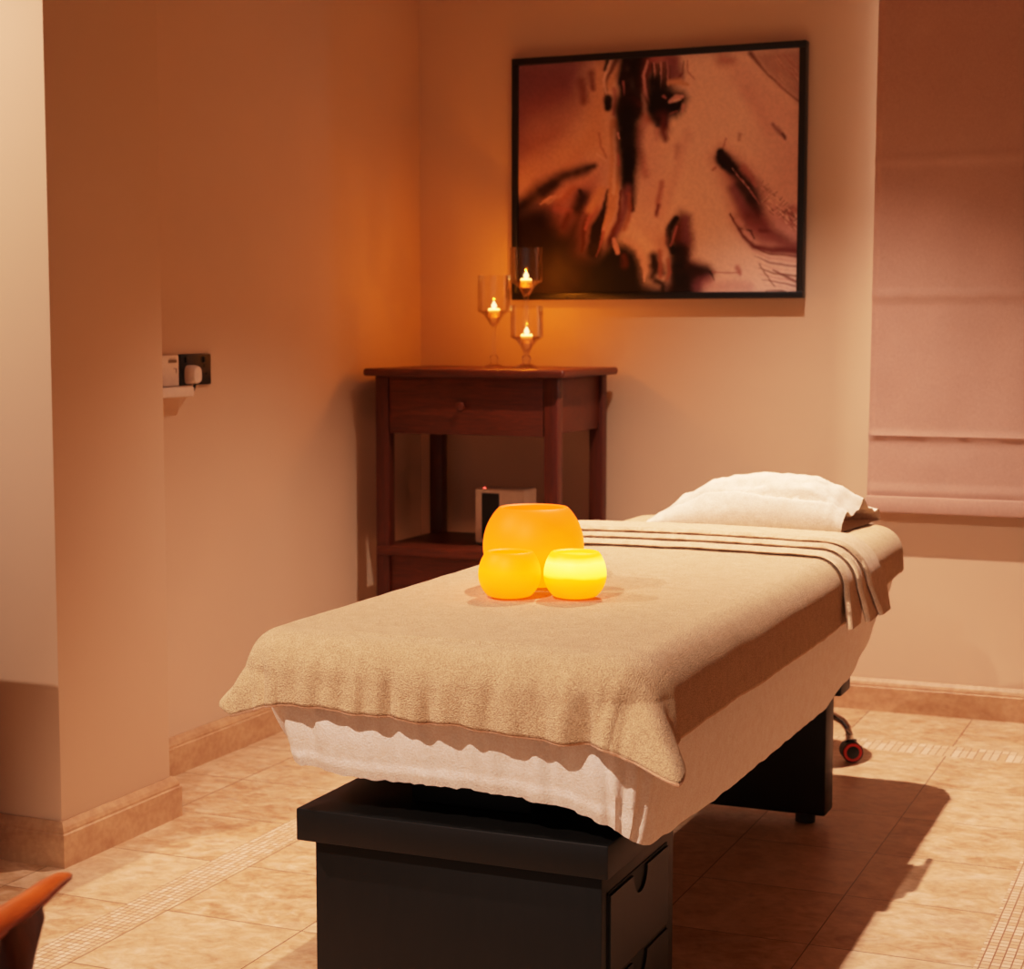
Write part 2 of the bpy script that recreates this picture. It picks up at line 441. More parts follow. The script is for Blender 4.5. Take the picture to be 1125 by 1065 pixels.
    stroke([(400, 460), (430, 380)], [50, 50], 'brown', .8, 1)
    stroke([(500, 330), (540, 240), (520, 200)], [90, 90, 40], 'dark', .9, .8)
    stroke([(535, 640), (545, 520), (570, 420), (620, 330)], [26, 40, 46, 60], 'brown', .95, .8)
    stroke([(565, 480), (590, 400), (640, 320)], [20, 34, 40], 'rose', .9, .8)
    stroke([(600, 330), (640, 260), (680, 200)], [60, 80, 70], 'tan', .85, .9)
    stroke([(620, 640), (650, 480), (720, 330), (735, 200)], [90, 90, 60, 26], 'dark', 1, .5)
    poly([(-100, 520), (420, 480), (520, 700), (600, 1100), (-100, 1100)], 'black', .55, 160)
    # ribbon of light along the edge of the face, down to the dark muzzle
    stroke([(770, -300), (775, -60), (775, 100), (770, 220), (745, 360), (710, 480)], [50, 60, 62, 60, 46, 24], 'tan', 1, .45)
    stroke([(775, -250), (780, 60), (775, 220)], [26, 30, 24], 'cream', .7, .8)
    stroke([(735, 420), (705, 490)], [16, 24], 'pink', .9, .7)
    stroke([(700, 500), (670, 590), (640, 680)], [22, 18, 8], 'rose', .85, .8)
    # face ground between the dark band and the cheek
    zone(560, 40)
    poly([(930, 520), (1060, 560), (1130, 760), (1130, 1300), (930, 1300), (930, 900)], 'pale', .8, 80)
    stroke([(960, 560), (1020, 600)], [80, 80], 'orange', .8, .9)
    stroke([(960, 660), (950, 800), (1000, 1000)], [80, 60, 60], 'rose', .6, 1)
    # forelock
    stroke([(720, 170), (705, 240)], [36, 30], 'black', .95, .6)
    stroke([(780, 165), (750, 240), (720, 330), (710, 420)], [50, 40, 26, 22], 'brown', .9, .7)
    stroke([(735, 180), (700, 320), (715, 420)], [16, 20, 14], 'cream', .85, .7)
    stroke([(830, 170), (790, 260), (740, 350)], [36, 50, 60], 'tan', .9, .8)
    stroke([(725, 450), (728, 510)], [52, 46], 'black', 1, .5)
    stroke([(770, 380), (775, 460), (765, 560)], [30, 24, 20], 'rose', .8, .8)
    stroke([(815, 330), (840, 250), (850, 160)], [30, 30, 30], 'mauve', .9, .7)
    stroke([(920, 140), (900, 300), (890, 420), (880, 520)], [170, 150, 130, 140], 'dark', 1, .35)
    stroke([(940, 140), (930, 260)], [80, 80], 'black', .9, .7)
    stroke([(840, 320), (840, 420)], [14, 14], 'rose', .8, .8)
    stroke([(900, 470), (960, 490)], [60, 40], 'wine', .8, .9)
    stroke([(860, 500), (868, 680), (880, 850), (874, 1000), (884, 1120), (900, 1260)], [165, 165, 150, 130, 100, 40], 'dark', 1, .6)
    stroke([(855, 540), (865, 700), (872, 900), (870, 1080)], [110, 110, 90, 60], 'black', 1, .7)
    stroke([(800, 700), (810, 740)], [16, 10], 'pink', .9, .6)
    stroke([(796, 860), (800, 930)], [18, 20], 'rose', .8, .7)
    # right part of the forelock over the eye
    poly([(990, 140), (1180, 140), (1230, 260), (1180, 420), (1120, 560), (1040, 520), (985, 320)], 'brown', .8, 60)
    poly([(1040, 260), (1180, 280), (1190, 420), (1120, 600), (1050, 480)], 'dark', .85, 60)
    stroke([(1040, 160), (990, 280), (1010, 420), (1060, 520)], [90, 60, 60, 60], 'wine', .95, .7)
    stroke([(1010, 170), (980, 280), (1000, 400), (1040, 500)], [14, 20, 24, 14], 'pink', .95, .7)
    stroke([(1060, 150), (1130, 150), (1200, 170)], [80, 90, 80], 'rose', .9, .9)
    for k in range(9):
        x0 = 1040+k*16
        stroke([(x0, 170+rng.rand()*40), (x0+4, 260), (x0+6, 340+rng.rand()*60)], [12, 10, 8], ['dark', 'pink', 'brown'][k % 3], .85, .8)
    stroke([(1060, 330), (1100, 460), (1120, 560), (1140, 640)], [90, 130, 130, 60], 'black', .95, .6)
    zone(720, 40)
    stroke([(130, 180), (150, 250), (190, 280)], [110, 120, 60], 'mauve', .85, .9)
    stroke([(215, 170), (205, 260), (170, 300), (130, 305)], [10, 16, 14, 10], 'wine', .7, .8)
    stroke([(240, 170), (250, 250), (290, 300)], [14, 14, 8], 'rose', .7, .8)
    stroke([(110, 330), (180, 325), (240, 340)], [36, 46, 24], 'tan', .95, .7)
    poly([(-40, 420), (60, 370), (150, 395), (215, 390), (245, 440), (220, 530), (170, 585), (110, 570), (40, 620), (0, 620), (-60, 520)], 'black', 1, 26)
    stroke([(120, 470), (160, 445), (205, 430)], [20, 40, 20], 'pink', 1, .5)
    stroke([(150, 465), (190, 455)], [14, 12], 'cream', .8, .7)
    stroke([(70, 430), (85, 445)], [20, 14], 'rose', .9, .7)
    stroke([(215, 500), (205, 540)], [26, 20], 'pink', .85, .7)
    stroke([(170, 540), (120, 560)], [10, 8], 'rose', .7, .7)
    stroke([(60, 600), (70, 680), (90, 740)], [100, 100, 50], 'wine', .9, .8)
    stroke([(30, 600), (30, 640)], [60, 40], 'black', .8, .8)
    stroke([(20, 680), (20, 740)], [34, 30], 'pink', .8, .8)
    stroke([(180, 800), (170, 880)], [60, 40], 'rose', .6, 1)
    stroke([(250, 700), (140, 1060), (60, 1300)], [70, 80, 70], 'pale', .7, 1)
    # cheek and neck tints
    stroke([(480, 160), (560, 170)], [90, 70], 'rose', .7, 1)
    poly([(690, 110), (1100, 60), (1100, 500), (1010, 470), (900, 370), (780, 250)], 'grey', .95, 30)
    stroke([(680, 110), (780, 245), (900, 365), (1030, 470)], [30, 16, 14, 18], 'wine', .85, .8)
    for k in range(34):
        x0 = 840+rng.rand()*170; y0 = 110+rng.rand()*220
        stroke([(x0, y0), (x0+44, y0+60)], 7, 'pale' if k % 2 else 'rose', .4, .9)
    stroke([(620, 260), (820, 460), (960, 560)], [170, 190, 160], 'pale', .8, 1)
    stroke([(650, 380), (760, 560), (820, 680)], [80, 100, 80], 'pink', .5, 1)
    poly([(840, 700), (1100, 620), (1100, 1300), (760, 1200)], 'pink', .75, 200)
    stroke([(840, 630), (880, 680), (920, 730)], [26, 40, 24], 'mauve', .8, .9)
    stroke([(905, 700), (920, 735)], [22, 14], 'dark', .7, .8)
    stroke([(615, 700), (610, 740)], [30, 24], 'orange', .55, 1)
    stroke([(520, 740), (500, 800)], [16, 14], 'rose', .7, .9)
    stroke([(440, 950), (420, 970)], [20, 16], 'orange', .8, .8)
    # dark mane sweep at the right
    zone(720, 180)
    poly([(430, -60), (490, -120), (560, -70), (660, 20), (720, 100), (760, 200), (800, 330), (900, 430), (1100, 560), (1100, 680), (900, 650), (760, 610), (660, 540), (600, 440), (560, 300), (520, 160)], 'rose', .9, 60)
    stroke([(480, -90), (490, -40), (560, 30)], [50, 80, 60], 'black', 1, .5)
    stroke([(500, -60), (600, 60), (680, 160), (750, 290), (760, 350)], [80, 110, 130, 150, 80], 'dark', .95, .8)
    stroke([(600, 150), (680, 260), (740, 340)], [60, 80, 70], 'black', .8, .9)
    stroke([(560, 180), (620, 290), (680, 360)], [70, 70, 60], 'mauve', .8, .9)
    for k in range(12):
        x0 = 560+k*12; y0 = 20+k*16
        stroke([(x0, y0), (x0+60, y0+90)], 7, ['pink', 'black', 'rose'][k % 3], .8, .8)
    stroke([(640, 20), (700, 100), (720, 160)], [50, 50, 20], 'rose', .7, .9)
    stroke([(690, 390), (850, 460), (960, 560), (1060, 600)], [160, 190, 140, 110], 'wine', .85, .9)
    stroke([(760, 480), (840, 490), (960, 555)], [24, 30, 20], 'wine', .9, .8)
    stroke([(550, 360), (600, 450), (640, 530), (720, 600), (840, 630), (1010, 630)], [12, 18, 26, 40, 50, 40], 'wine', .95, .7)
    stroke([(620, 470), (700, 490), (720, 540)], [12, 16, 12], 'dark', .8, .8)
    stroke([(650, 480), (700, 545)], [24, 24], 'pink', .7, .8)
    stroke([(610, 410), (630, 440)], [40, 40], 'pink', .8, .8)
    poly([(740, 140), (860, 230), (1020, 300), (1020, 560), (940, 530), (860, 470), (800, 340)], 'pink', .85, 40)
    stroke([(1000, 340), (940, 380), (1010, 450)], [90, 90, 70], 'rose', .7, 1)
    for k in range(95):
        x0 = 760+rng.rand()*240; y0 = 190+(x0-760)*.9+rng.rand()*150-60
        if k % 2: stroke([(x0, y0), (x0+22, y0+24)], 7, ['cream', 'wine', 'pale'][k % 3], .7, .8)
        else: stroke([(x0, y0), (x0+22, y0-22)], 6, ['cream', 'mauve', 'brown'][k % 3], .6, .8)
    for k in range(9):
        y0 = 650+k*34
        stroke([(700+k*14, y0-60+k*8), (820+k*12, y0+10), (1030, y0+20+k*4)], [5, 14, 16], ['wine', 'pink', 'mauve', 'pale'][k % 4], .75, .8)
    stroke([(760, 730), (840, 850), (870, 900)], [10, 12, 8], 'brown', .7, .8)
    stroke([(860, 770), (960, 830), (1030, 870)], [10, 20, 20], 'wine', .8, .8)
    # hollow under the jaw
    poly([(200, 340), (270, 390), (285, 560), (290, 690), (380, 740), (440, 800), (400, 880), (320, 960), (60, 1000), (120, 860), (130, 640), (110, 560), (120, 460)], 'brown', 1, 40)
    stroke([(240, 400), (245, 560)], [70, 80], 'mauve', .8, .9)
    stroke([(170, 400), (120, 480), (115, 580), (150, 640)], [40, 44, 40, 40], 'black', 1, .5)
    stroke([(180, 460), (150, 560), (130, 600)], [14, 14, 16], 'rose', .9, .7)
    stroke([(190, 640), (190, 780), (230, 900), (200, 1000)], [110, 130, 190, 240], 'black', .95, .6)
    stroke([(280, 780), (380, 780), (420, 800)], [90, 90, 40], 'dark', .9, .8)
    stroke([(330, 900), (400, 850)], [90, 70], 'mauve', .85, .9)
    stroke([(415, 790), (445, 850)], [10, 12], 'black', .85, .7)
    stroke([(430, 790), (620, 800)], [14, 10], 'rose', .7, .9)
    stroke([(400, 900), (560, 890), (700, 900)], [80, 80, 60], 'pink', .7, 1)
    stroke([(610, 760), (630, 810)], [40, 30], 'rose', .8, .9)
    # long dark crease of the nose, chin and nostril
    stroke([(60, 130), (40, 260), (25, 380)], [40, 46, 30], 'rose', .8, .9)
    stroke([(40, 300), (25, 370)], [26, 22], 'wine', .8, .9)
    stroke([(60, 560), (60, 650)], [90, 70], 'orange', .6, 1)
    stroke([(0, 700), (40, 760), (70, 800)], [110, 100, 60], 'dark', .9, .8)
    stroke([(110, 700), (125, 800), (100, 850)], [26, 30, 26], 'orange', .8, .7)
    stroke([(30, 860), (80, 880), (80, 940)], [50, 40, 30], 'dark', .9, .8)
    zone(560, 180)
    stroke([(880, 180), (840, 360), (800, 480), (740, 580)], [60, 80, 80, 60], 'mauve', .95, .8)
    stroke([(830, 200), (800, 420), (740, 560)], [20, 30, 40], 'wine', .9, .8)
    stroke([(890, 220), (880, 380), (850, 480)], [30, 36, 40], 'orange', .8, .9)
    poly([(880, 500), (930, 420), (1130, 420), (1130, 680), (1060, 640), (1010, 640), (960, 600), (900, 560)], 'pale', .8, 50)
    poly([(640, 680), (740, 560), (880, 580), (960, 640), (1000, 760), (1000, 880), (1160, 900), (1160, 1000), (500, 1000)], 'black', 1, 50)
    stroke([(770, 560), (790, 610), (800, 650)], [24, 30, 28], 'pink', 1, .5)
    stroke([(850, 680), (855, 740)], [44, 56], 'brown', .9, .8)
    stroke([(860, 560), (950, 600), (990, 690), (1010, 780), (1000, 860)], [40, 60, 46, 34, 12], 'pale', 1, .6)
    stroke([(940, 520), (1030, 620), (1030, 720)], [90, 80, 30], 'cream', .8, .9)
    stroke([(1060, 680), (1080, 780), (1060, 830)], [70, 70, 50], 'dark', .95, .8)
    stroke([(1110, 640), (1115, 760), (1120, 830)], [30, 34, 30], 'orange', .8, .8)
    img[:] *= (.93+.14*n_c)[..., None]
    return NX, NY, img
FX0, FX1, FZ0, FZ1, FY = -2.297, -1.309, 1.2935, 2.086, 5.398
pic = thing('framed_picture', (-1.8, 5.42, FZ0), 'black framed painting of a pale horse head hanging on the back wall', 'picture')
fm = MB(); fwd = .021
for a in ((FX0, FX1, FZ1-fwd, FZ1), (FX0, FX1, FZ0, FZ0+fwd), (FX0, FX0+fwd, FZ0+fwd, FZ1-fwd), (FX1-fwd, FX1, FZ0+fwd, FZ1-fwd)):
    fm.box(a[0], a[1], FY, YB-.002, a[2], a[3], .002)
obj('frame', fm, M_frame, pic)
NX, NY, img = painting()
rows = []
cx0, cx1, cz0, cz1 = FX0+fwd, FX1-fwd, FZ0+fwd, FZ1-fwd
for j in range(NY):
    rows.append([(cx0+(cx1-cx0)*i/(NX-1), FY+.012, cz1-(cz1-cz0)*j/(NY-1)) for i in range(NX)])
cv = obj('canvas', MB().grid(rows), M_white, pic)
ca = cv.data.color_attributes.new('paint', 'FLOAT_COLOR', 'POINT')
buf = np.ones((NX*NY, 4), dtype=np.float32); buf[:, :3] = np.clip(img.reshape(-1, 3), 0, 1)
ca.data.foreach_set('color', buf.ravel())
t = NT('horse_canvas'); at = t.node('ShaderNodeVertexColor', layer_name='paint')
t.set(color=at.outputs[0], rough=.55, spec=.25, normal=t.bump(t.noise(t.scaled(t.obj(), (500, 500, 500)), 1, 2), .12, .001)); cv.data.materials[0] = t.m

# ------------------------------------------------------------------ wall sockets
sk = thing('wall_socket', (XL, 4.03, 1.046), 'black double wall socket plate with a white plug in one side', 'socket')
obj('face_plate', MB().box(XL, XL+.009, 3.957, 4.107, 1.046, 1.13, .003), M_blackpl, sk)
for yy in (4.071,):
    h = MB(); h.box(XL+.009, XL+.0098, yy-.003, yy+.003, 1.094, 1.102); h.box(XL+.009, XL+.0098, yy-.014, yy-.007, 1.074, 1.079); h.box(XL+.009, XL+.0098, yy+.007, yy+.014, 1.074, 1.079)
    obj('pin_hole', h, M_black2, sk, smooth=False)
for yy in (3.985, 4.071):
    obj('switch', MB().box(XL+.008, XL+.013, yy-.006, yy+.006, 1.107, 1.123, .002), M_blackpl, sk)
pl = thing('power_plug', (XL, 3.996, 1.05), 'white three pin plug with black cable in the wall socket', 'plug')
pm = MB()
rows = []
for x, s in ((XL+.0105, 1.0), (XL+.02, 1.0), (XL+.032, .92), (XL+.038, .78), (XL+.039, .3)):
    row = []
    for k in range(32):
        a = 2*PI*k/32; c, s_ = math.cos(a), math.sin(a)
        yy = math.copysign(abs(c)**.5, c)*.0235*s*(1-.12*(s_ > 0)*s_); zz = math.copysign(abs(s_)**.5, s_)*.0255*s
        row.append((x, 3.997+yy, 1.075+zz))
    rows.append(row)
pm.grid(rows, closed=True)
pm.f.append(tuple(range(4*32, 5*32))); pm.mi.append(0)
obj('plug_body', pm, M_white, pl)
cb = [(XL+.028, 3.997, 1.049), (XL+.029, 3.992, 1.042), (XL+.03, 3.983, 1.033), (XL+.03, 3.977, 1.028), (XL+.025, 3.974, 1.020), (XL+.012, 3.972, 1.005), (XL+.006, 3.965, .99), (XL+.006, 3.94, .975), (XL+.006, 3.86, .97), (XL+.006, 3.75, .965), (XL+.006, 3.7, .9), (XL+.006, 3.69, .6), (XL+.02, 3.69, .12)]
cb = cb[:4]+[(XL+.022, 3.978, 1.026)]
obj('cord', MB().sweep(cb, .0042, 8), M_blackpl, pl)
bx = thing('wall_control_box', (XL, 3.88, 1.01), 'white wall control unit with projecting ledge beside the black socket', 'control box')
obj('body', MB().box(XL, XL+.018, 3.80, 3.938, 1.046, 1.128, .004), M_white, bx)
obj('ledge', MB().box(XL, XL+.045, 3.78, 3.968, 1.018, 1.0445, .004), M_white, bx)
obj('display', MB().box(XL+.018, XL+.0186, 3.888, 3.926, 1.108, 1.117).box(XL+.018, XL+.0185, 3.892, 3.922, 1.1195, 1.1205), plain('display_grey', srgb(120, 96, 70), .4, var=.3, nscale=260), bx, smooth=False)
obj('button', MB().box(XL+.018, XL+.0186, 3.910, 3.924, 1.092, 1.0935).box(XL+.018, XL+.0186, 3.922, 3.9245, 1.080, 1.0935), plain('button_grey', srgb(110, 84, 70), .5), bx, smooth=False)

# ------------------------------------------------------------------ console table
TT = 1.073
tb = thing('console_table', (-2.26, 5.15, 0), 'reddish brown wooden side table with one drawer and lower shelf', 'table')
TX0, TX1, TY0, TY1 = -2.598, -1.915, 4.902, 5.395
def bull_top(x0, x1, y0, y1, z0, z1):
    m = MB(); m.box(x0, x1, y0, y1, z0, z1, .009, 4); return m
obj('table_top', bull_top(TX0, TX1, TY0, TY1, TT-.024, TT), M_mahog, tb)
LX = (-2.568, -1.945); LY = (4.93, 5.37); lw = .046
for x0 in (LX[0], LX[1]-lw):
    for y0 in (LY[0], LY[1]-lw):
        obj('leg', MB().box(x0, x0+lw, y0, y0+lw, 0, TT-.0245, .004), M_mahog_v, tb)
AZ = .868
obj('side_panel', MB().box(LX[1]-.034, LX[1]-.012, LY[0]+lw, LY[1]-lw, AZ+.008, TT-.0245, .002), M_mahog, tb)
obj('side_panel', MB().box(LX[0]+.012, LX[0]+.034, LY[0]+lw, LY[1]-lw, AZ+.008, TT-.0245, .002), M_mahog, tb)
obj('back_panel', MB().box(LX[0]+lw, LX[1]-lw, LY[1]-.034, LY[1]-.012, AZ, TT-.0245, .002), M_mahog, tb)
dr = obj('drawer', MB().box(LX[0]+lw+.002, LX[1]-lw-.002, LY[0]+.004, LY[0]+.026, AZ, TT-.030, .003), M_mahog, tb)
obj('knob', MB().add([], []).lathe([(.006, 0), (.006, .010), (.013, .014), (.016, .021), (.013, .028), (.004, .031)], (0, 0, 0), 24), M_mahog, dr)
kn = bpy.data.objects['knob']; kn.rotation_euler = (PI/2, 0, 0)
for v in kn.data.vertices: v.co += world_loc(dr)
kn.location = Vector((-2.264, LY[0]+.004, .957))-world_loc(dr)
obj('rail', MB().box(LX[0]+lw, LX[1]-lw, LY[0]+.003, LY[0]+.03, TT-.030, TT-.0245), M_mahog, tb)
SZ = .508
obj('shelf', MB().box(LX[0]+.004, LX[1]-.004, LY[0]-.006, LY[1]-.004, SZ-.03, SZ, .006, 3), M_mahog, tb)
obj('lower_panel', MB().box(LX[0]+lw, LX[1]-lw, LY[0]+.01, LY[0]+.03, SZ-.19, SZ-.031, .002), M_mahog, tb)

dv = thing('air_purifier', (-2.2, 5.14, SZ), 'small white device with black front panel on the table shelf', 'device')
DX0, DX1, DY, DZ = -2.29, -2.118, 5.08, .688
obj('casing', MB().box(DX0, DX1, DY, DY+.11, SZ+.001, DZ, .008, 3), M_white, dv)
obj('front_panel', MB().box(DX0+.026, DX0+.086, DY-.003, DY+.004, SZ+.02, DZ-.014, .001), M_blackpl, dv)
obj('indicator_light', MB().lathe([(.0045, 0), (.004, .003), (.001, .004)], (DX0+.03, DY+.012, DZ-.0005), 12), emit_mat('red_led', (1, .05, .02, 1), 5), dv)

# ------------------------------------------------------------------ glass tealight holders
def wax_mat():
    t = NT('lit_tealight_wax'); sp = t.node('ShaderNodeSeparateXYZ'); t.link(t.node('ShaderNodeTexCoord').outputs['Generated'], sp.inputs[0])
    n = t.noise(t.obj(), 80, 2); h = t.math('MULTIPLY_ADD', n, .1, sp.outputs[2])
    t.set(color=srgb(240, 190, 130), emit=t.ramp(h, [(.1, (.9, .22, .02, 1)), (.6, (1, .36, .04, 1)), (.95, (1, .66, .2, 1))]), estr=t.math('MULTIPLY_ADD', t.math('POWER', h, 3.0), 5.0, .4)); return t.m
M_wax = wax_mat()
M_flame = emit_mat('flame', (1, .66, .30, 1), 3.4, (.01, .006, .003, 1))
M_tin = plain('tealight_cup', srgb(214, 170, 120), .4)
def holder(x, y, zc, zr, label):
    h = thing('candle_holder', (x, y, TT), label, 'candle holder', 'glass candle holders on the wooden table')
    b = TT+.001
    obj('base', MB().lathe([(.034, 0), (.035, .003), (.028, .007), (.013, .012), (.011, .018), (.015, .026), (.014, .034), (.008, .040)], (x, y, b), 32), M_glass, h)
    top = zc-b
    obj('stem', MB().lathe([(.006, .040), (.0055, max(.045, top-.07)), (.008, top-.048), (.010, top-.044)], (x, y, b), 20), M_glass, h)
    z0 = b
    prof = [(.004, top-.047), (.012, top-.044), (.016, top-.036), (.023, top-.024), (.034, top-.010), (.052, top), (.0535, top+.002), (.053, top+.03), (.0525, zr-b), (.0505, zr-b), (.051, top+.03), (.0500, top+.004), (.032, top-.007), (.0215, top-.021), (.014, top-.033), (.008, top-.041), (.002, top-.043)]
    obj('cup', MB().lathe(prof, (x, y, z0), 48, False), M_glass, h)
    c = thing('tealight', (x, y, zc-.015), label.replace('glass candle holder', 'lit tealight').replace('tall', 'top').split(' with')[0]+'', 'candle', 'lit tealights in the glass holders')
    cz = zc-.0185
    obj('metal_cup', MB().lathe([(.0185, 0), (.0195, .013), (.0188, .0132), (.018, .004)], (x, y, cz), 28), M_tin, c)
    obj('wax', MB().lathe([(.0175, .004), (.0186, .013), (.0186, .0255), (.0165, .029), (.004, .0275)], (x, y, cz), 28), M_wax, c)
    obj('flame', MB().lathe([(.0005, 0), (.0070, .003), (.0090, .008), (.0072, .014), (.0030, .021), (.0003, .026)], (x, y, cz+.0285), 16), M_flame, c)
    L = bpy.data.lights.new('flame_light', 'POINT'); L.energy = 1.65; L.color = (1, .27, .012); L.shadow_soft_size = 0
    lo = bpy.data.objects.new('flame_light', L); COL.objects.link(lo); lo.location = (x, y, cz+.060)
    return h, c
h1, c1 = holder(-2.252, 5.15, 1.252, 1.368, 'medium height clear glass candle holder beside the picture corner, in front of bare wall')
h2, c2 = holder(-2.182, 5.25, 1.349, 1.459, 'tallest clear glass candle holder, its cup against the picture corner')
h3, c3 = holder(-2.122, 5.11, 1.170, 1.271, 'shortest clear glass candle holder, on a stubby stem')
c1['label'] = 'lit tealight in the medium height glass holder'
c2['label'] = 'lit tealight in the tallest glass holder, against the dark picture'
c3['label'] = 'lit tealight in the shortest glass holder, lowest flame of three'

# ------------------------------------------------------------------ massage bed
BX, HX = -1.19, .362
Y0, Y1 = 2.478, 4.535
BYc, HY = (Y0+Y1)/2, (Y1-Y0)/2
TOP = .690
bed = thing('massage_bed', (BX, 3.4, 0), 'black wooden massage table base with drawers carrying the padded bed', 'massage table')
CX0, CX1, CY0, CY1 = -1.438, -.921, 2.53, 2.90
cab = obj('cabinet', MB().box(CX0, CX1, CY0, CY1, 0, .338, .003), M_black, bed)
obj('cabinet_top', MB().box(-1.462, -.903, 2.508, CY1+.01, .3385, .394, .003), M_black, bed)
def drawer(z0, z1):
    ya, yb = 2.556, 2.852; x = CX1
    m = MB(); n = 24; pts = []   # outline with a half-round finger notch in the top edge
    mid = (ya+yb)/2; r = .034
    pts += [(ya, z0), (yb, z0), (yb, z1)]
    for k in range(n+1):
        a = PI*k/n; pts.append((mid+r*math.cos(a)*1.05, z1-r*1.1*math.sin(a)))
    pts.append((ya, z1)); k = len(pts)
    vs = [(x+.001, a, b) for a, b in pts]+[(x+.006, a, b) for a, b in pts]
    m.add(vs, [list(range(k)), list(range(k, 2*k))]+[(i, (i+1) % k, k+(i+1) % k, k+i) for i in range(k)])
    d = obj('drawer', m, M_black, bed, smooth=False)
    g = MB(); gx0, gx1 = x+.0004, x+.0018
    g.box(gx0, gx1, ya-.004, yb+.004, z0-.004, z0-.0005).box(gx0, gx1, ya-.004, yb+.004, z1+.0005, z1+.005).box(gx0, gx1, ya-.004, ya-.0005, z0-.004, z1+.005).box(gx0, gx1, yb+.0005, yb+.004, z0-.004, z1+.005)
    g.box(gx0, gx1-.0006, mid-r*1.05, mid+r*1.05, z1-r*1.1, z1)
    obj('drawer_gap', g, M_black2, d, smooth=False)
drawer(.160, .298); drawer(.012, .150)
for xa in (CX0+.05, CX1-.05):
    pass
obj('pedestal', MB().box(-1.46, -.915, 4.076, 4.158, .028, .5, .004), M_black, bed)
for xa in (-1.40, -.972):
    obj('foot', MB().lathe([(.024, .001), (.024, .020), (.018, .028)], (xa, 4.117, 0), 24), M_blackpl, bed)
obj('support_frame', MB().box(-1.48, -.90, 2.66, 4.29, .50, .545, .005), M_blackpl, bed)
obj('column', MB().box(-1.30, -1.08, 2.62, 2.84, .3945, .5, .004), M_blackpl, bed)
obj('head_bracket', MB().box(-1.46, -.905, 4.19, 4.295, .30, .5, .004), M_blackpl, bed)
def rrect(s, hx, hy, rc, n_out=False):
    """point and outward normal on a rounded rectangle at arc fraction s in [0,1); starts at front middle going +x"""
    sx, sy = hx-rc, hy-rc; segs = [sx, rc*PI/2, 2*sy, rc*PI/2, 2*sx, rc*PI/2, 2*sy, rc*PI/2, sx]
    L = sum(segs); d = (s % 1)*L; i = 0
    while i < 8 and d > segs[i]: d -= segs[i]; i += 1
    def arc(cx, cy, a0): a = a0+d/rc; return (cx+rc*math.cos(a), cy+rc*math.sin(a)), (math.cos(a), math.sin(a))
    if i == 0: return (d, -hy), (0, -1)
    if i == 1: return arc(sx, -sy, -PI/2)
    if i == 2: return (hx, -sy+d), (1, 0)
    if i == 3: return arc(sx, sy, 0)
    if i == 4: return (sx-d, hy), (0, 1)
    if i == 5: return arc(-sx, sy, PI/2)
    if i == 6: return (-hx, sy-d), (-1, 0)
    if i == 7: return arc(-sx, -sy, PI)
    return (-sx+d, -hy), (0, -1)
RC = .085
# mattress core
m = MB(); rows = []
for o, z in ((-.22, .551), (-.19, .551), (-.16, .565), (-.09, .60), (-.03, .645), (-.03, .655), (-.06, .662), (-.2, .664)):
    rows.append([(BX+p[0]+nn[0]*o, BYc+p[1]+nn[1]*o, z) for p, nn in (rrect(k/120, HX-.002, HY-.002, RC) for k in range(120))])
m.grid(rows, closed=True); m.f.append(tuple(range(120))); m.mi.append(0); m.f.append(tuple(range(len(m.v)-120, len(m.v)))); m.mi.append(0)
obj('mattress', m, M_blackpl, bed)

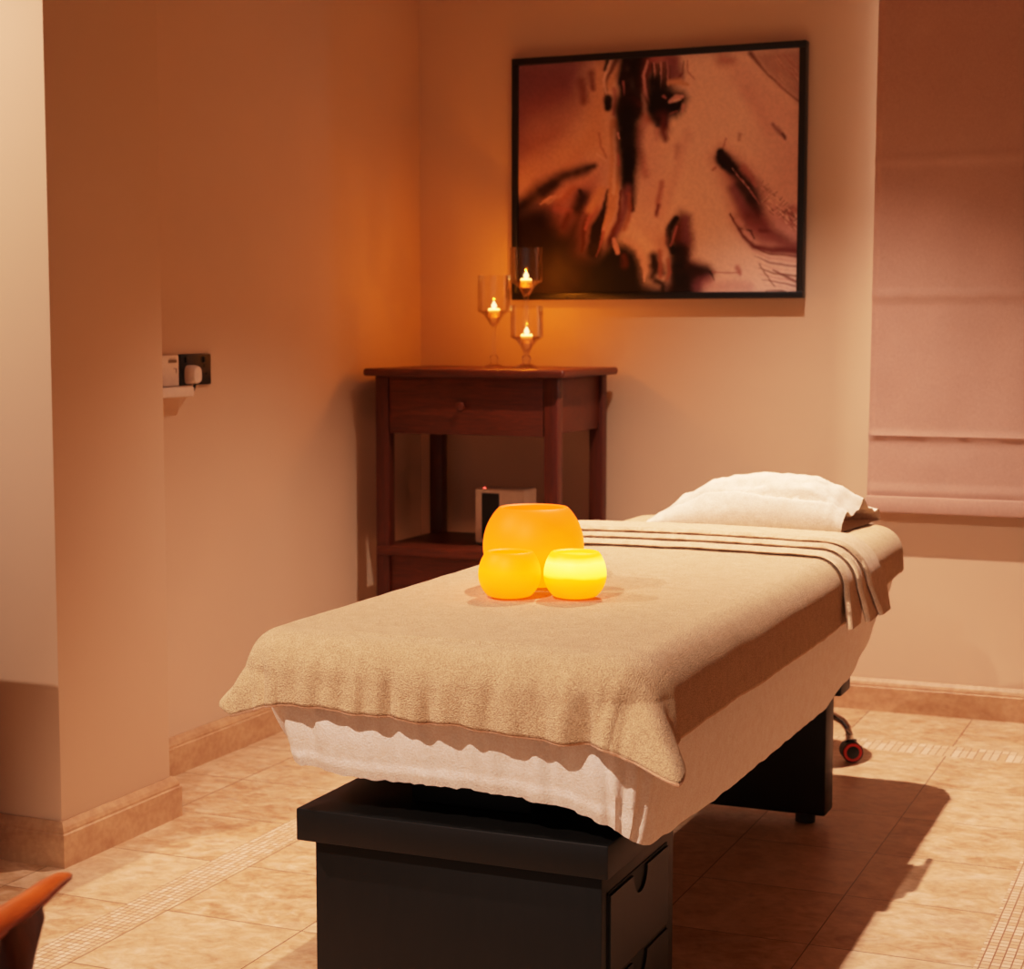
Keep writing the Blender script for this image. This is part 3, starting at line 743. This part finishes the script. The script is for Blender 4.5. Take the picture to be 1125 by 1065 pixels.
# fitted sheet: skirt round the mattress, gathered hem
def zb_right(y): return lerpl([(2.47, .405), (2.55, .387), (2.72, .378), (2.93, .368), (3.25, .362), (3.76, .357), (4.0, .378), (4.2, .418), (4.43, .497), (4.54, .545)], y)
def zb_left(y): return lerpl([(2.47, .505), (2.6, .47), (2.8, .42), (3.0, .385), (3.3, .365), (3.76, .36), (4.1, .40), (4.43, .497), (4.54, .545)], y)
def zb_front(x): return lerpl([(-1.56, .505), (-1.50, .482), (-1.45, .466), (-1.345, .457), (-1.15, .456), (-.99, .447), (-.917, .427), (-.83, .405)], x)
def sheet():
    N = 720; T = 34; rows = []
    for j in range(T+1):
        t = j/T; row = []
        for k in range(N):
            p, nn = rrect(k/N, HX, HY, RC); x, y = BX+p[0], BYc+p[1]
            wf_ = max(0, -nn[1]); wr = abs(nn[0])
            zbf = zb_front(x); zbr = zb_right(y) if nn[0] > -.2 else zb_left(y)
            if nn[1] < 0: zb = zbf*wf_**2+zbr*(1-wf_**2)
            elif nn[1] > 0: zb = .545*nn[1]**2+zbr*(1-nn[1]**2)
            else: zb = zbr
            if t < .12:
                z = .672-.012*(t/.12); o = -.016+.014*math.sin(t/.12*PI/2)
            else:
                q = (t-.12)/.88; z = .660+(zb-.660)*q
                o = -.002-.004*q
                tuck = wf_*.030+wr*(.016 if nn[0] > 0 else .05)+(nn[1] > .3)*.04+(.07*0 if nn[1] <= 0 else 0)
                o -= tuck*max(0, q-.35)**2/.42
                if nn[1] <= 0: o -= .085*sstep(.05, .7, -nn[0])*sstep(-.05, .5, wf_)*(.25*q+.75*q**3.2)
                wv = nz(x*26+1.3*nz(x*9, 4), z*3.0+7)*.6+nz(x*55, z*5, 2)*.4
                o += wf_*(.017*wv*sstep(.1, .6, q)-.006*sstep(.1, .6, q))
                o += wr*(nn[0] > 0)*(.004*nz(y*7, z*2.2, 5)-.003)*q
                cr = max(0, 1-abs(abs(nn[0])-.7)/.7)*(abs(nn[0]) > .02)*(abs(nn[1]) > .02)
                o += cr*.008*math.sin(math.atan2(nn[1], nn[0])*14)*q
                hb = sstep(.86, .89, q)           # hem band, puckered
                o += wf_*hb*(.004+.0035*nz(x*120, 3)+.002*nz(x*60, 9))
                z += hb*.003*nz(x*70, y*20, 4)
            row.append((x+nn[0]*o, y+nn[1]*o, z))
        rows.append(row)
    m = MB(); m.grid(rows, closed=True)
    m.f.append(tuple(range(N))); m.mi.append(0)
    return m
sh = obj('fitted_sheet', sheet(), M_sheet, origin=(BX, BYc, .4), angle=75)
tag(sh, 'white fitted sheet around the massage table mattress with gathered hem, below the beige towel', 'bed sheet')

# beige towel over the bed
RE = .062
OX, OY = HX+.012-RE, HY+.012-RE     # inner contour half sizes
RI = .035
def towel_point(a, b):
    """a, b: flat cloth coordinates relative to the bed centre"""
    sx, sy = OX-RI, OY-RI
    qx, qy = max(-sx, min(sx, a)), max(-sy, min(sy, b))
    dx, dy = a-qx, b-qy; D = math.hypot(dx, dy); d = D-RI
    if d <= 0:
        e = max(abs(a)/OX, 0)
        z = TOP+.004*(1-min(1, abs(a)/OX)**2)+.0016*nz(a*9, b*7, 2)+.0008*nz(a*30, b*22, 5)
        return Vector((BX+a, BYc+b, z)), 0
    nx_, ny_ = dx/D, dy/D
    cx_, cy_ = qx+nx_*RI, qy+ny_*RI
    corner = min(abs(nx_), abs(ny_))*2
    al = RE*PI/2
    front = max(0, -ny_)
    if d < al:
        th = d/RE; out = RE*math.sin(th); z = TOP-RE*(1-math.cos(th)); ex = 0; k = d/al
    else:
        ex = d-al
        ex = ex*(1-.02*corner) if ny_ < 0 else ex*(1-.75*corner)
        out = RE+ex*(.05+.06*front+((.58 if nx_ > 0 else .30) if ny_ < 0 else .05)*corner); z = TOP-RE-ex; k = 1
    wave = 0
    if front > 0:
        x = BX+a
        w = .55*nz(x*15+.6*nz(x*5, 2), 1.7+d*2)+.36*nz(x*34, 3.1+d*5)+.2*nz(x*6, 8)
        wave += front*(.030*w)*sstep(.015, .15, d)
        z += front*.006*nz(x*17, 5)*sstep(.08, .17, d)
    if nx_ > 0:
        y = BYc+b
        wave += nx_*(1-front)*(.006*nz(y*6, 4)+.003*nz(y*17, 9))*sstep(.03, .16, d)
    if corner > 0:
        ang = math.atan2(abs(ny_), abs(nx_))
        wave += (.020 if ny_ < 0 else .006)*corner*math.cos((ang-.72)*7.5)*sstep(.05, .2, d)
    out += wave
    # gentle top roundness near the rim
    z += .0015*nz(a*16, b*12, 2)*(1-k)
    return Vector((BX+cx_+nx_*out, BYc+cy_+ny_*out, z)), ex
def towel():
    rows = []; NA, NB = 230, 480
    for j in range(NB+1):
        row = []
        for i in range(NA+1):
            s = i/NA; t = j/NB
            # overhangs beyond the inner contour
            fr = lerpl([(0, .150), (.12, .148), (.2, .142), (.5, .150), (.75, .160), (.9, .160), (1, .156)], s)
            rt = lerpl([(0, .158), (.1, .165), (.5, .172), (.62, .170), (.8, .15), (1, .135)], t)
            lf = lerpl([(0, .118), (.3, .15), (1, .15)], t)
            bk = .13
            a = -(OX+lf)+s*(2*OX+lf+rt); b = -(OY+fr)+t*(2*OY+fr+bk)
            if b < 0:                                    # rounded cloth corners at the foot end
                sg = 1 if a > 0 else -1; ov = rt if a > 0 else lf
                ox = max(0, abs(a)-OX+RI)/(ov+RI); oy = max(0, -b-OY+RI)/(fr+RI)
                if ox > 0 and oy > 0:
                    a = sg*(OX-RI+(ov+RI)*ox*math.sqrt(1-.27*oy*oy)); b = -(OY-RI+(fr+RI)*oy*math.sqrt(1-.27*ox*ox))
            p, _ = towel_point(a, b); row.append(p[:])
        rows.append(row)
    return rows
rows = towel()
m = MB(); m.grid(rows)
tw = obj('towel', m, M_towel, origin=(BX, BYc, TOP), angle=80)
so = tw.modifiers.new('thick', 'SOLIDIFY'); so.thickness = .005; so.offset = 1
tag(tw, 'large beige terry towel draped over the whole massage table', 'towel')
ring = [rows[0][i] for i in range(0, len(rows[0]))]+[r[-1] for r in rows[1:]]
ring2 = [Vector(p) for p in ring]
def orient_out(o):
    """make a surface's normals point outward/up so solidify thickens away from the bed"""
    me = o.data; bm = bmesh.new(); bm.from_mesh(me)
    s = sum(f.normal.z*f.calc_area() for f in bm.faces)
    if s < 0: bmesh.ops.reverse_faces(bm, faces=bm.faces)
    bm.to_mesh(me); bm.free()
orient_out(tw)
hem = obj('hem', MB().sweep([p[:] for p in ring2], .0042, 8), M_hem, tw)

# three layered folded runner
def runner():
    rn = thing('folded_towel', (BX, 3.85, TOP), 'beige towel folded into three stacked layers across the bed before the pillow', 'towel')
    for li in range(3):
        yf = (3.765, 3.812, 3.842)[li]; yb = 3.99+.006*(2-li)
        fan_f = (-.06, .03, .10)[li]; fan_b = (.03, .05, .06)[li]   # the ends fan out down the side of the bed
        th = .0105
        base = .0068+li*(th+.0012)
        U = 110; V = 15; rows = []
        half = OX; al = RE*PI/2
        drop_r = (.176, .178, .176)[li]; drop_l = .15
        for i in range(U+1):
            s = -(half+drop_l)+(2*half+drop_l+drop_r)*i/U
            sg = 1 if s > 0 else -1
            d = abs(s)-half; rr = RE+base
            if d <= 0: x = s; z = TOP+.004*(1-min(1, abs(s)/OX)**2)+base; nrm = Vector((0, 0, 1)); k = 0; ex = 0
            elif d < al:
                a_ = d/RE; x = sg*(half+rr*math.sin(a_)); z = TOP-RE+rr*math.cos(a_); nrm = Vector((sg*math.sin(a_), 0, math.cos(a_))); k = d/al*.35; ex = 0
            else:
                ex = d-al; x = sg*(half+rr+ex*.22); z = TOP-RE-ex; nrm = Vector((sg, 0, .15)).normalized(); k = .35+.65*min(1, ex/.09)
            kk = k if sg > 0 else k*.4
            # section loop: rounded flat strip
            f0 = yf+fan_f*kk+.004*nz(x*8, li*3.3)+.003*nz(x*21, li); b0 = max(f0+.10, yb+fan_b*kk)
            if sg > 0 and k > .3: b0 = f0+.095+.09*(1-(k-.3)/.7)
            sec = []
            n2 = 20
            for q in range(n2+1):   # top from front to back
                t = q/n2; yy = f0+(b0-f0)*t
                prof = min(1, (t*(b0-f0)/.007))**.5*min(1, ((1-t)*(b0-f0)/.007)+.02)**.5
                puff = .0028*math.exp(-t*(b0-f0)/.03)
                sec.append((yy, th*.5+th*.5*prof+puff*prof))
            for q in range(n2, -1, -1):
                t = q/n2; yy = f0+(b0-f0)*t
                prof = min(1, (t*(b0-f0)/.007))**.5*min(1, ((1-t)*(b0-f0)/.007)+.02)**.5
                sec.append((yy, th*.5-th*.5*prof))
            wob = .0009*nz(x*14, li*7.7)
            rows.append([(BX+x+nrm.x*h, yy, z+nrm.z*h+wob) for yy, h in sec])
        m = MB(); m.grid(rows, closed=True); n = len(rows[0])
        m.f.append(tuple(range(n))); m.mi.append(0); m.f.append(tuple(range(len(m.v)-n, len(m.v)))); m.mi.append(0)
        obj('layer', m, M_runner, rn, angle=60)
    return rn
runner()

# pillow
def pillow():
    N, V = 72, 56; hd = .160; z0 = TOP+.0115; cx, cy, rot = -1.165, 4.372, .06; hw = .262
    HU = [(-1, .004), (-.92, .022), (-.7, .066), (-.42, .104), (-.12, .119), (.3, .121), (.55, .112), (.78, .090), (.92, .064), (1, .050)]
    def put(x, y, z): return (cx+x*math.cos(rot)-y*math.sin(rot), cy+x*math.sin(rot)+y*math.cos(rot), z)
    def col(u, top, shrink=1, dx=0):
        out = []
        for j in range(V+1):
            v = -1+2*j/V; ev = max(0, 1-abs(v)**2.3)**.55
            dep = hd*(1-.10*max(0, u-.6)-.10*max(0, -u-.5))
            px = u*hw+dx+(.030*max(0, u-.7)/.3)*v*.9       # the open end runs back on a slant
            py = v*dep*shrink
            if top:
                h = lerpl(HU, u)*ev
                cr = 1.5*math.exp(-((v+.66+.06*math.sin(u*4))/.055)**2)*(1-abs(u)**6)
                dim = math.exp(-(((u+.10)/.22)**2+((v+.48)/.13)**2))
                h *= 1-.15*cr-.17*dim
                h += (.007*nz(u*4, v*4, 3)+.0045*nz(u*10, v*7, 5))*ev
                g = sstep(.55, 1, u)
                h += g*ev*(.013*math.sin(v*6.5+.9)-.006+.004*math.sin(v*15))
                h = max(h, 0)
                z = z0+.005+h*shrink
            else: z = z0+.0035*(1-shrink)*4
            out.append(put(px, py, z))
        return out
    us = [-1+2*i/N for i in range(N+1)]
    T = [col(u, True) for u in us]; Bt = [col(u, False) for u in us]
    for sft, dx in ((.90, -.004), (.82, -.035), (.55, -.06)):      # the lip turns in: open pillowcase end
        T.append(col(1, True, sft, dx)); Bt.append(col(1, False, sft, dx))
    m = MB(); m.grid(T); nT = len(T)*(V+1); m.grid(Bt); k = V+1
    for i in range(len(T)-1):
        for j in (0, V): m.f.append((i*k+j, (i+1)*k+j, nT+(i+1)*k+j, nT+i*k+j)); m.mi.append(0)
    for i in (0, len(T)-1):
        for j in range(V): m.f.append((i*k+j, i*k+j+1, nT+i*k+j+1, nT+i*k+j)); m.mi.append(0)
    o = obj('pillow', m, M_pillow, origin=(cx, cy, z0), angle=65)
    return tag(o, 'cream towelling pillow lying at the head of the massage table', 'pillow')
pillow()

# ------------------------------------------------------------------ glowing wax globes
def globe_mat(name, stops, band, strength):
    t = NT(name); v = t.obj(); sep = t.node('ShaderNodeSeparateXYZ'); t.link(v, sep.inputs[0])
    n = t.noise(t.scaled(v, (12, 12, 40)), 1.5, 4); n2 = t.noise(v, 30, 3)
    h = t.math('ADD', t.math('DIVIDE', sep.outputs[2], band), t.math('MULTIPLY', t.math('SUBTRACT', n, .5), .12))
    c = t.ramp(h, stops)
    t.set(color=srgb(150, 70, 10), emit=c, estr=t.math('MULTIPLY_ADD', n2, strength*.12, strength*.94), rough=.5, spec=.2)
    return t.m
def globe(x, y, r, hgt, rim, mat, label):
    # hollow wax bowl: rounded wall, flat foot, open top
    z0 = TOP+.0075+.0045; n = 30; prof = []
    zc = hgt*.50
    def rad(z):
        k = (z-zc)/(zc if z < zc else (hgt-zc)); e = .76 if z < zc else (1-(rim/r)**2)**.5
        return r*math.sqrt(max(0, 1-(k*e)**2))*1.0
    foot = r*math.sqrt(1-.76**2)
    prof.append((0.002, 0)); prof.append((foot*.86, 0)); 
    for i in range(n+1): z = hgt*i/n; prof.append((rad(z)*(.985 if i == 0 else 1), z+.0012*(i == 0)))
    w = .009
    prof.append((rim-.003, hgt+.0015)); prof.append((rim-w, hgt-.001))
    for i in range(n-1, 3, -1): z = hgt*i/n; prof.append((max(.01, rad(z)-w), z))
    prof.append((.002, hgt*4/n))
    o = obj('candle_globe', MB().lathe(prof, (x, y, z0), 64, False), mat, origin=(x, y, z0))
    return tag(o, label, 'candle', 'glowing wax globes on the beige towel')
G1 = globe_mat('wax_big', [(0, (2.6, .44, .0, 1)), (.25, (2.6, .54, .0, 1)), (.55, (2.5, .44, .002, 1)), (.85, (2.3, .35, .003, 1)), (1, (2.2, .31, .004, 1))], .150, .95)
G2 = globe_mat('wax_small_orange', [(0, (2.6, .36, .0, 1)), (.3, (2.7, .52, .0, 1)), (.62, (2.8, .66, .0, 1)), (.85, (2.7, .56, .0, 1)), (1, (2.6, .48, .0, 1))], .0835, .95)
G3 = globe_mat('wax_small_yellow', [(0, (2.7, .40, .0, 1)), (.3, (2.9, .62, .0, 1)), (.46, (3, .85, .0, 1)), (.53, (3.6, 2.1, .14, 1)), (.8, (3.8, 2.5, .34, 1)), (.95, (3, 1.1, .02, 1))], .0835, .95)
globe(-1.283, 3.125, .0985, .150, .068, G1, 'large orange glowing wax globe behind the two small ones')
globe(-1.2640, 2.962, .0585, .0835, .044, G2, 'small amber glowing wax globe, evenly lit, touching the large one')
globe(-1.1500, 3.005, .0585, .0835, .045, G3, 'small bright yellow wax globe with a pale glowing upper band')

# ------------------------------------------------------------------ rolling stool behind the bed
SX, SY = -1.156, 4.742
st = thing('rolling_stool', (SX, SY, 0), 'rolling stool with curved chrome legs and red ringed casters behind the bed', 'stool')
obj('seat', MB().lathe([(.145, .40), (.157, .408), (.160, .425), (.157, .445), (.140, .455), (.02, .457)], (SX, SY, 0), 48), M_seat, st)
obj('column', MB().lathe([(.022, .12), (.022, .26), (.014, .262), (.014, .40)], (SX, SY, 0), 20), M_chrome, st)
obj('hub', MB().lathe([(.03, .105), (.034, .11), (.034, .15), (.024, .158)], (SX, SY, 0), 24), M_chrome, st)
for k in range(5):
    a = .05+2*PI*k/5; d = Vector((math.cos(a), math.sin(a), 0)); c = Vector((SX, SY, 0))
    pts = [c+d*r+Vector((0, 0, z)) for r, z in ((.03, .128), (.08, .128), (.112, .124), (.136, .112), (.150, .094), (.155, .075), (.155, .052))]
    lg = obj('leg', MB().sweep([p[:] for p in pts], .0105, 14), M_chrome, st)
    e = c+d*.160
    m = MB(); s = Vector((-d.y, d.x, 0)); ax = Vector((math.cos(a-1.15), math.sin(a-1.15), 0))
    ctr = e+Vector((0, 0, .030))
    def disc(t0, t1, r0, r1, seg=24):
        q = Vector((-ax.y, ax.x, 0)); vs = []
        for t_, r_ in ((t0, r0), (t1, r1)):
            for i in range(seg):
                an = 2*PI*i/seg; vs.append(ctr+ax*t_+q*(r_*math.cos(an))+Vector((0, 0, r_*math.sin(an))))
        m.add(vs, [(i, (i+1) % seg, seg+(i+1) % seg, seg+i) for i in range(seg)]+[list(range(seg)), list(range(seg, 2*seg))])
    m.cur = 0; disc(-.024, .020, .027, .0295); disc(.0235, .0255, .018, .014)
    m.cur = 1; disc(.020, .0235, .0265, .0245)
    m.cur = 0; m.box(ctr.x-.014, ctr.x+.014, ctr.y-.014, ctr.y+.014, .046, .062, .003)
    obj('caster', m, [M_blackpl, M_red], lg)

# ------------------------------------------------------------------ armchair at the near left corner
ac = thing('armchair', (-1.42, 1.15, 0), 'teak armchair with smooth rounded armrest at the near corner of the room', 'chair')
def arm_pts(side):
    # right arm as seen; the left one mirrored about the chair axis
    base = [(-1.178, 1.526, .603), (-1.172, 1.508, .606), (-1.157, 1.465, .610), (-1.141, 1.42, .612), (-1.128, 1.36, .613), (-1.118, 1.31, .614), (-1.10, 1.22, .617), (-1.09, 1.12, .626), (-1.09, 1.0, .634), (-1.105, .9, .65)]
    if side > 0: return base
    axd = Vector((-.17, .985, 0)).normalized(); c = Vector((-1.36, 1.15, 0)); n = Vector((axd.y, -axd.x, 0)); out = []
    for p in base:
        q = Vector(p)-c; out.append((Vector(p)-n*(2*q.dot(n)))[:])
    return out
AR = [(.006, .003), (.0115, .006), (.0135, .009), (.0155, .0105), (.0185, .0115), (.020, .012), (.022, .013), (.024, .014), (.024, .015), (.022, .016)]
for sd in (1, -1):
    P = arm_pts(sd)
    obj('armrest', MB().sweep(P, AR, 20), M_teak, ac)
    f = Vector(P[4])+Vector((.017*(1 if sd > 0 else -.6), -.014, 0)); g = Vector(P[9])
    dv_ = (Vector(P[2])-Vector(P[5])).normalized(); sv_ = Vector((dv_.y, -dv_.x, 0)); rows = []
    for z, ra, rb, dd in ((0, .013, .013, 0), (.3, .0165, .0165, 0), (.5, .0172, .0172, 0), (.545, .0178, .019, .001), (.560, .018, .023, .005), (.575, .0175, .029, .012), (.588, .0155, .038, .022), (.598, .013, .046, .030), (.612, .008, .046, .030)):
        rows.append([(f.x+sv_.x*ra*math.cos(t_)+dv_.x*(dd+rb*math.sin(t_)), f.y+sv_.y*ra*math.cos(t_)+dv_.y*(dd+rb*math.sin(t_)), z) for t_ in (2*PI*k/24 for k in range(24))])
    lm = MB(); lm.grid(rows, closed=True); lm.f += [tuple(range(24)), tuple(range(8*24, 9*24))]; lm.mi += [0, 0]
    obj('leg', lm, M_teak_shade, ac)
    obj('leg', MB().sweep([(g.x+.03, g.y-.12, 0), (g.x+.01, g.y-.05, .3), (g.x, g.y, .64), (g.x, g.y-.04, .80)], [.014, .019, .02, .015], 16), M_teak, ac)
pr, plf = arm_pts(1), arm_pts(-1)
def quad_pad(z0, z1, bev):
    a, b, c, d = Vector(plf[9]), Vector(pr[9]), Vector(pr[5]), Vector(plf[5])
    ins = [p+(((a+b+c+d)/4)-p)*.06 for p in (a, b, c, d)]
    bm = bmesh.new(); vs = [bm.verts.new((p.x, p.y, z)) for z in (z0, z1) for p in ins]
    for f in ((3, 2, 1, 0), (4, 5, 6, 7), (0, 1, 5, 4), (1, 2, 6, 5), (2, 3, 7, 6), (3, 0, 4, 7)): bm.faces.new([vs[i] for i in f])
    bmesh.ops.bevel(bm, geom=list(bm.edges), offset=bev, segments=3, affect='EDGES'); bm.verts.index_update()
    m = MB().add([v.co[:] for v in bm.verts], [[v.index for v in f.verts] for f in bm.faces]); bm.free(); return m
obj('seat_frame', quad_pad(.34, .385, .006), M_teak, ac)
obj('seat_cushion', quad_pad(.386, .45, .02), M_towel, ac)
a, b = Vector(plf[9]), Vector(pr[9])
obj('backrest', MB().sweep([(a+Vector((0, 0, .12)))[:], ((a+b)/2+Vector((0, -.07, .15)))[:], (b+Vector((0, 0, .12)))[:]], [(.012, .05)]*3, 16), M_teak, ac)

# low cabinet added unseen past the left border so its top edge cuts the lamp light on the pier
sb = thing('shadow_cabinet', (-3.15, 2.72, 0), 'unseen low wooden cabinet added to shade the pier wall', 'cabinet')
obj('carcass', MB().box(-3.7, -2.53, 2.50, 2.93, .05, .675, .004), M_mahog, sb)
obj('top', MB().box(-3.72, -2.515, 2.48, 2.945, .6755, .70, .005), M_mahog, sb)
for x0 in (-3.69, -3.09):
    d = obj('door', MB().box(x0, x0+.555, 2.48, 2.4995, .07, .665, .003), M_mahog, sb)
    obj('handle', MB().box(x0+(.54 if x0 < -3.3 else .03), x0+(.555 if x0 < -3.3 else .045), 2.462, 2.48, .33, .43, .003), M_chrome, d)
for x0 in (-3.66, -2.57):
    for y0 in (2.52, 2.88): obj('foot', MB().lathe([(.018, 0), (.022, .05)], (x0, y0, 0), 16), M_mahog_v, sb)

# ------------------------------------------------------------------ light
def spot(name, loc, target, energy, angle, blend, col, size=.02):
    L = bpy.data.lights.new(name, 'SPOT'); L.energy = energy; L.spot_size = math.radians(angle); L.spot_blend = blend
    L.color = col; L.shadow_soft_size = size
    o = bpy.data.objects.new(name, L); COL.objects.link(o); o.location = loc
    o.rotation_euler = (Vector(target)-Vector(loc)).to_track_quat('-Z', 'Y').to_euler(); return o
LAMP = (1, .755, .645)
spot('downlight_head', (-1.235, 4.43, 2.66), (-1.12, 4.24, 0), 490, 96, 1, LAMP, .018)
spot('downlight_foot', (-1.28, .45, 2.66), (-1.17, 2.45, .55), 390, 46, .6, LAMP, .018)
spot('downlight_left', (-3.15, 1.75, 2.66), (-2.6, 2.6, .6), 250, 110, .6, LAMP, .02)
def area(name, loc, target, energy, sx, sy, col):
    L = bpy.data.lights.new(name, 'AREA'); L.shape = 'RECTANGLE'; L.size = sx; L.size_y = sy; L.energy = energy; L.color = col
    o = bpy.data.objects.new(name, L); COL.objects.link(o); o.location = loc
    o.rotation_euler = (Vector(target)-Vector(loc)).to_track_quat('-Z', 'Y').to_euler(); return o
area('daylight', (-.35, 5.95, 1.7), (-.35, 5.0, 1.7), 130, 1.4, 1.5, (.78, .9, 1))
w = bpy.data.worlds.new('room_glow'); sc.world = w; w.use_nodes = True
bg = w.node_tree.nodes['Background']; bg.inputs[0].default_value = (1, .80, .70, 1); bg.inputs[1].default_value = .25
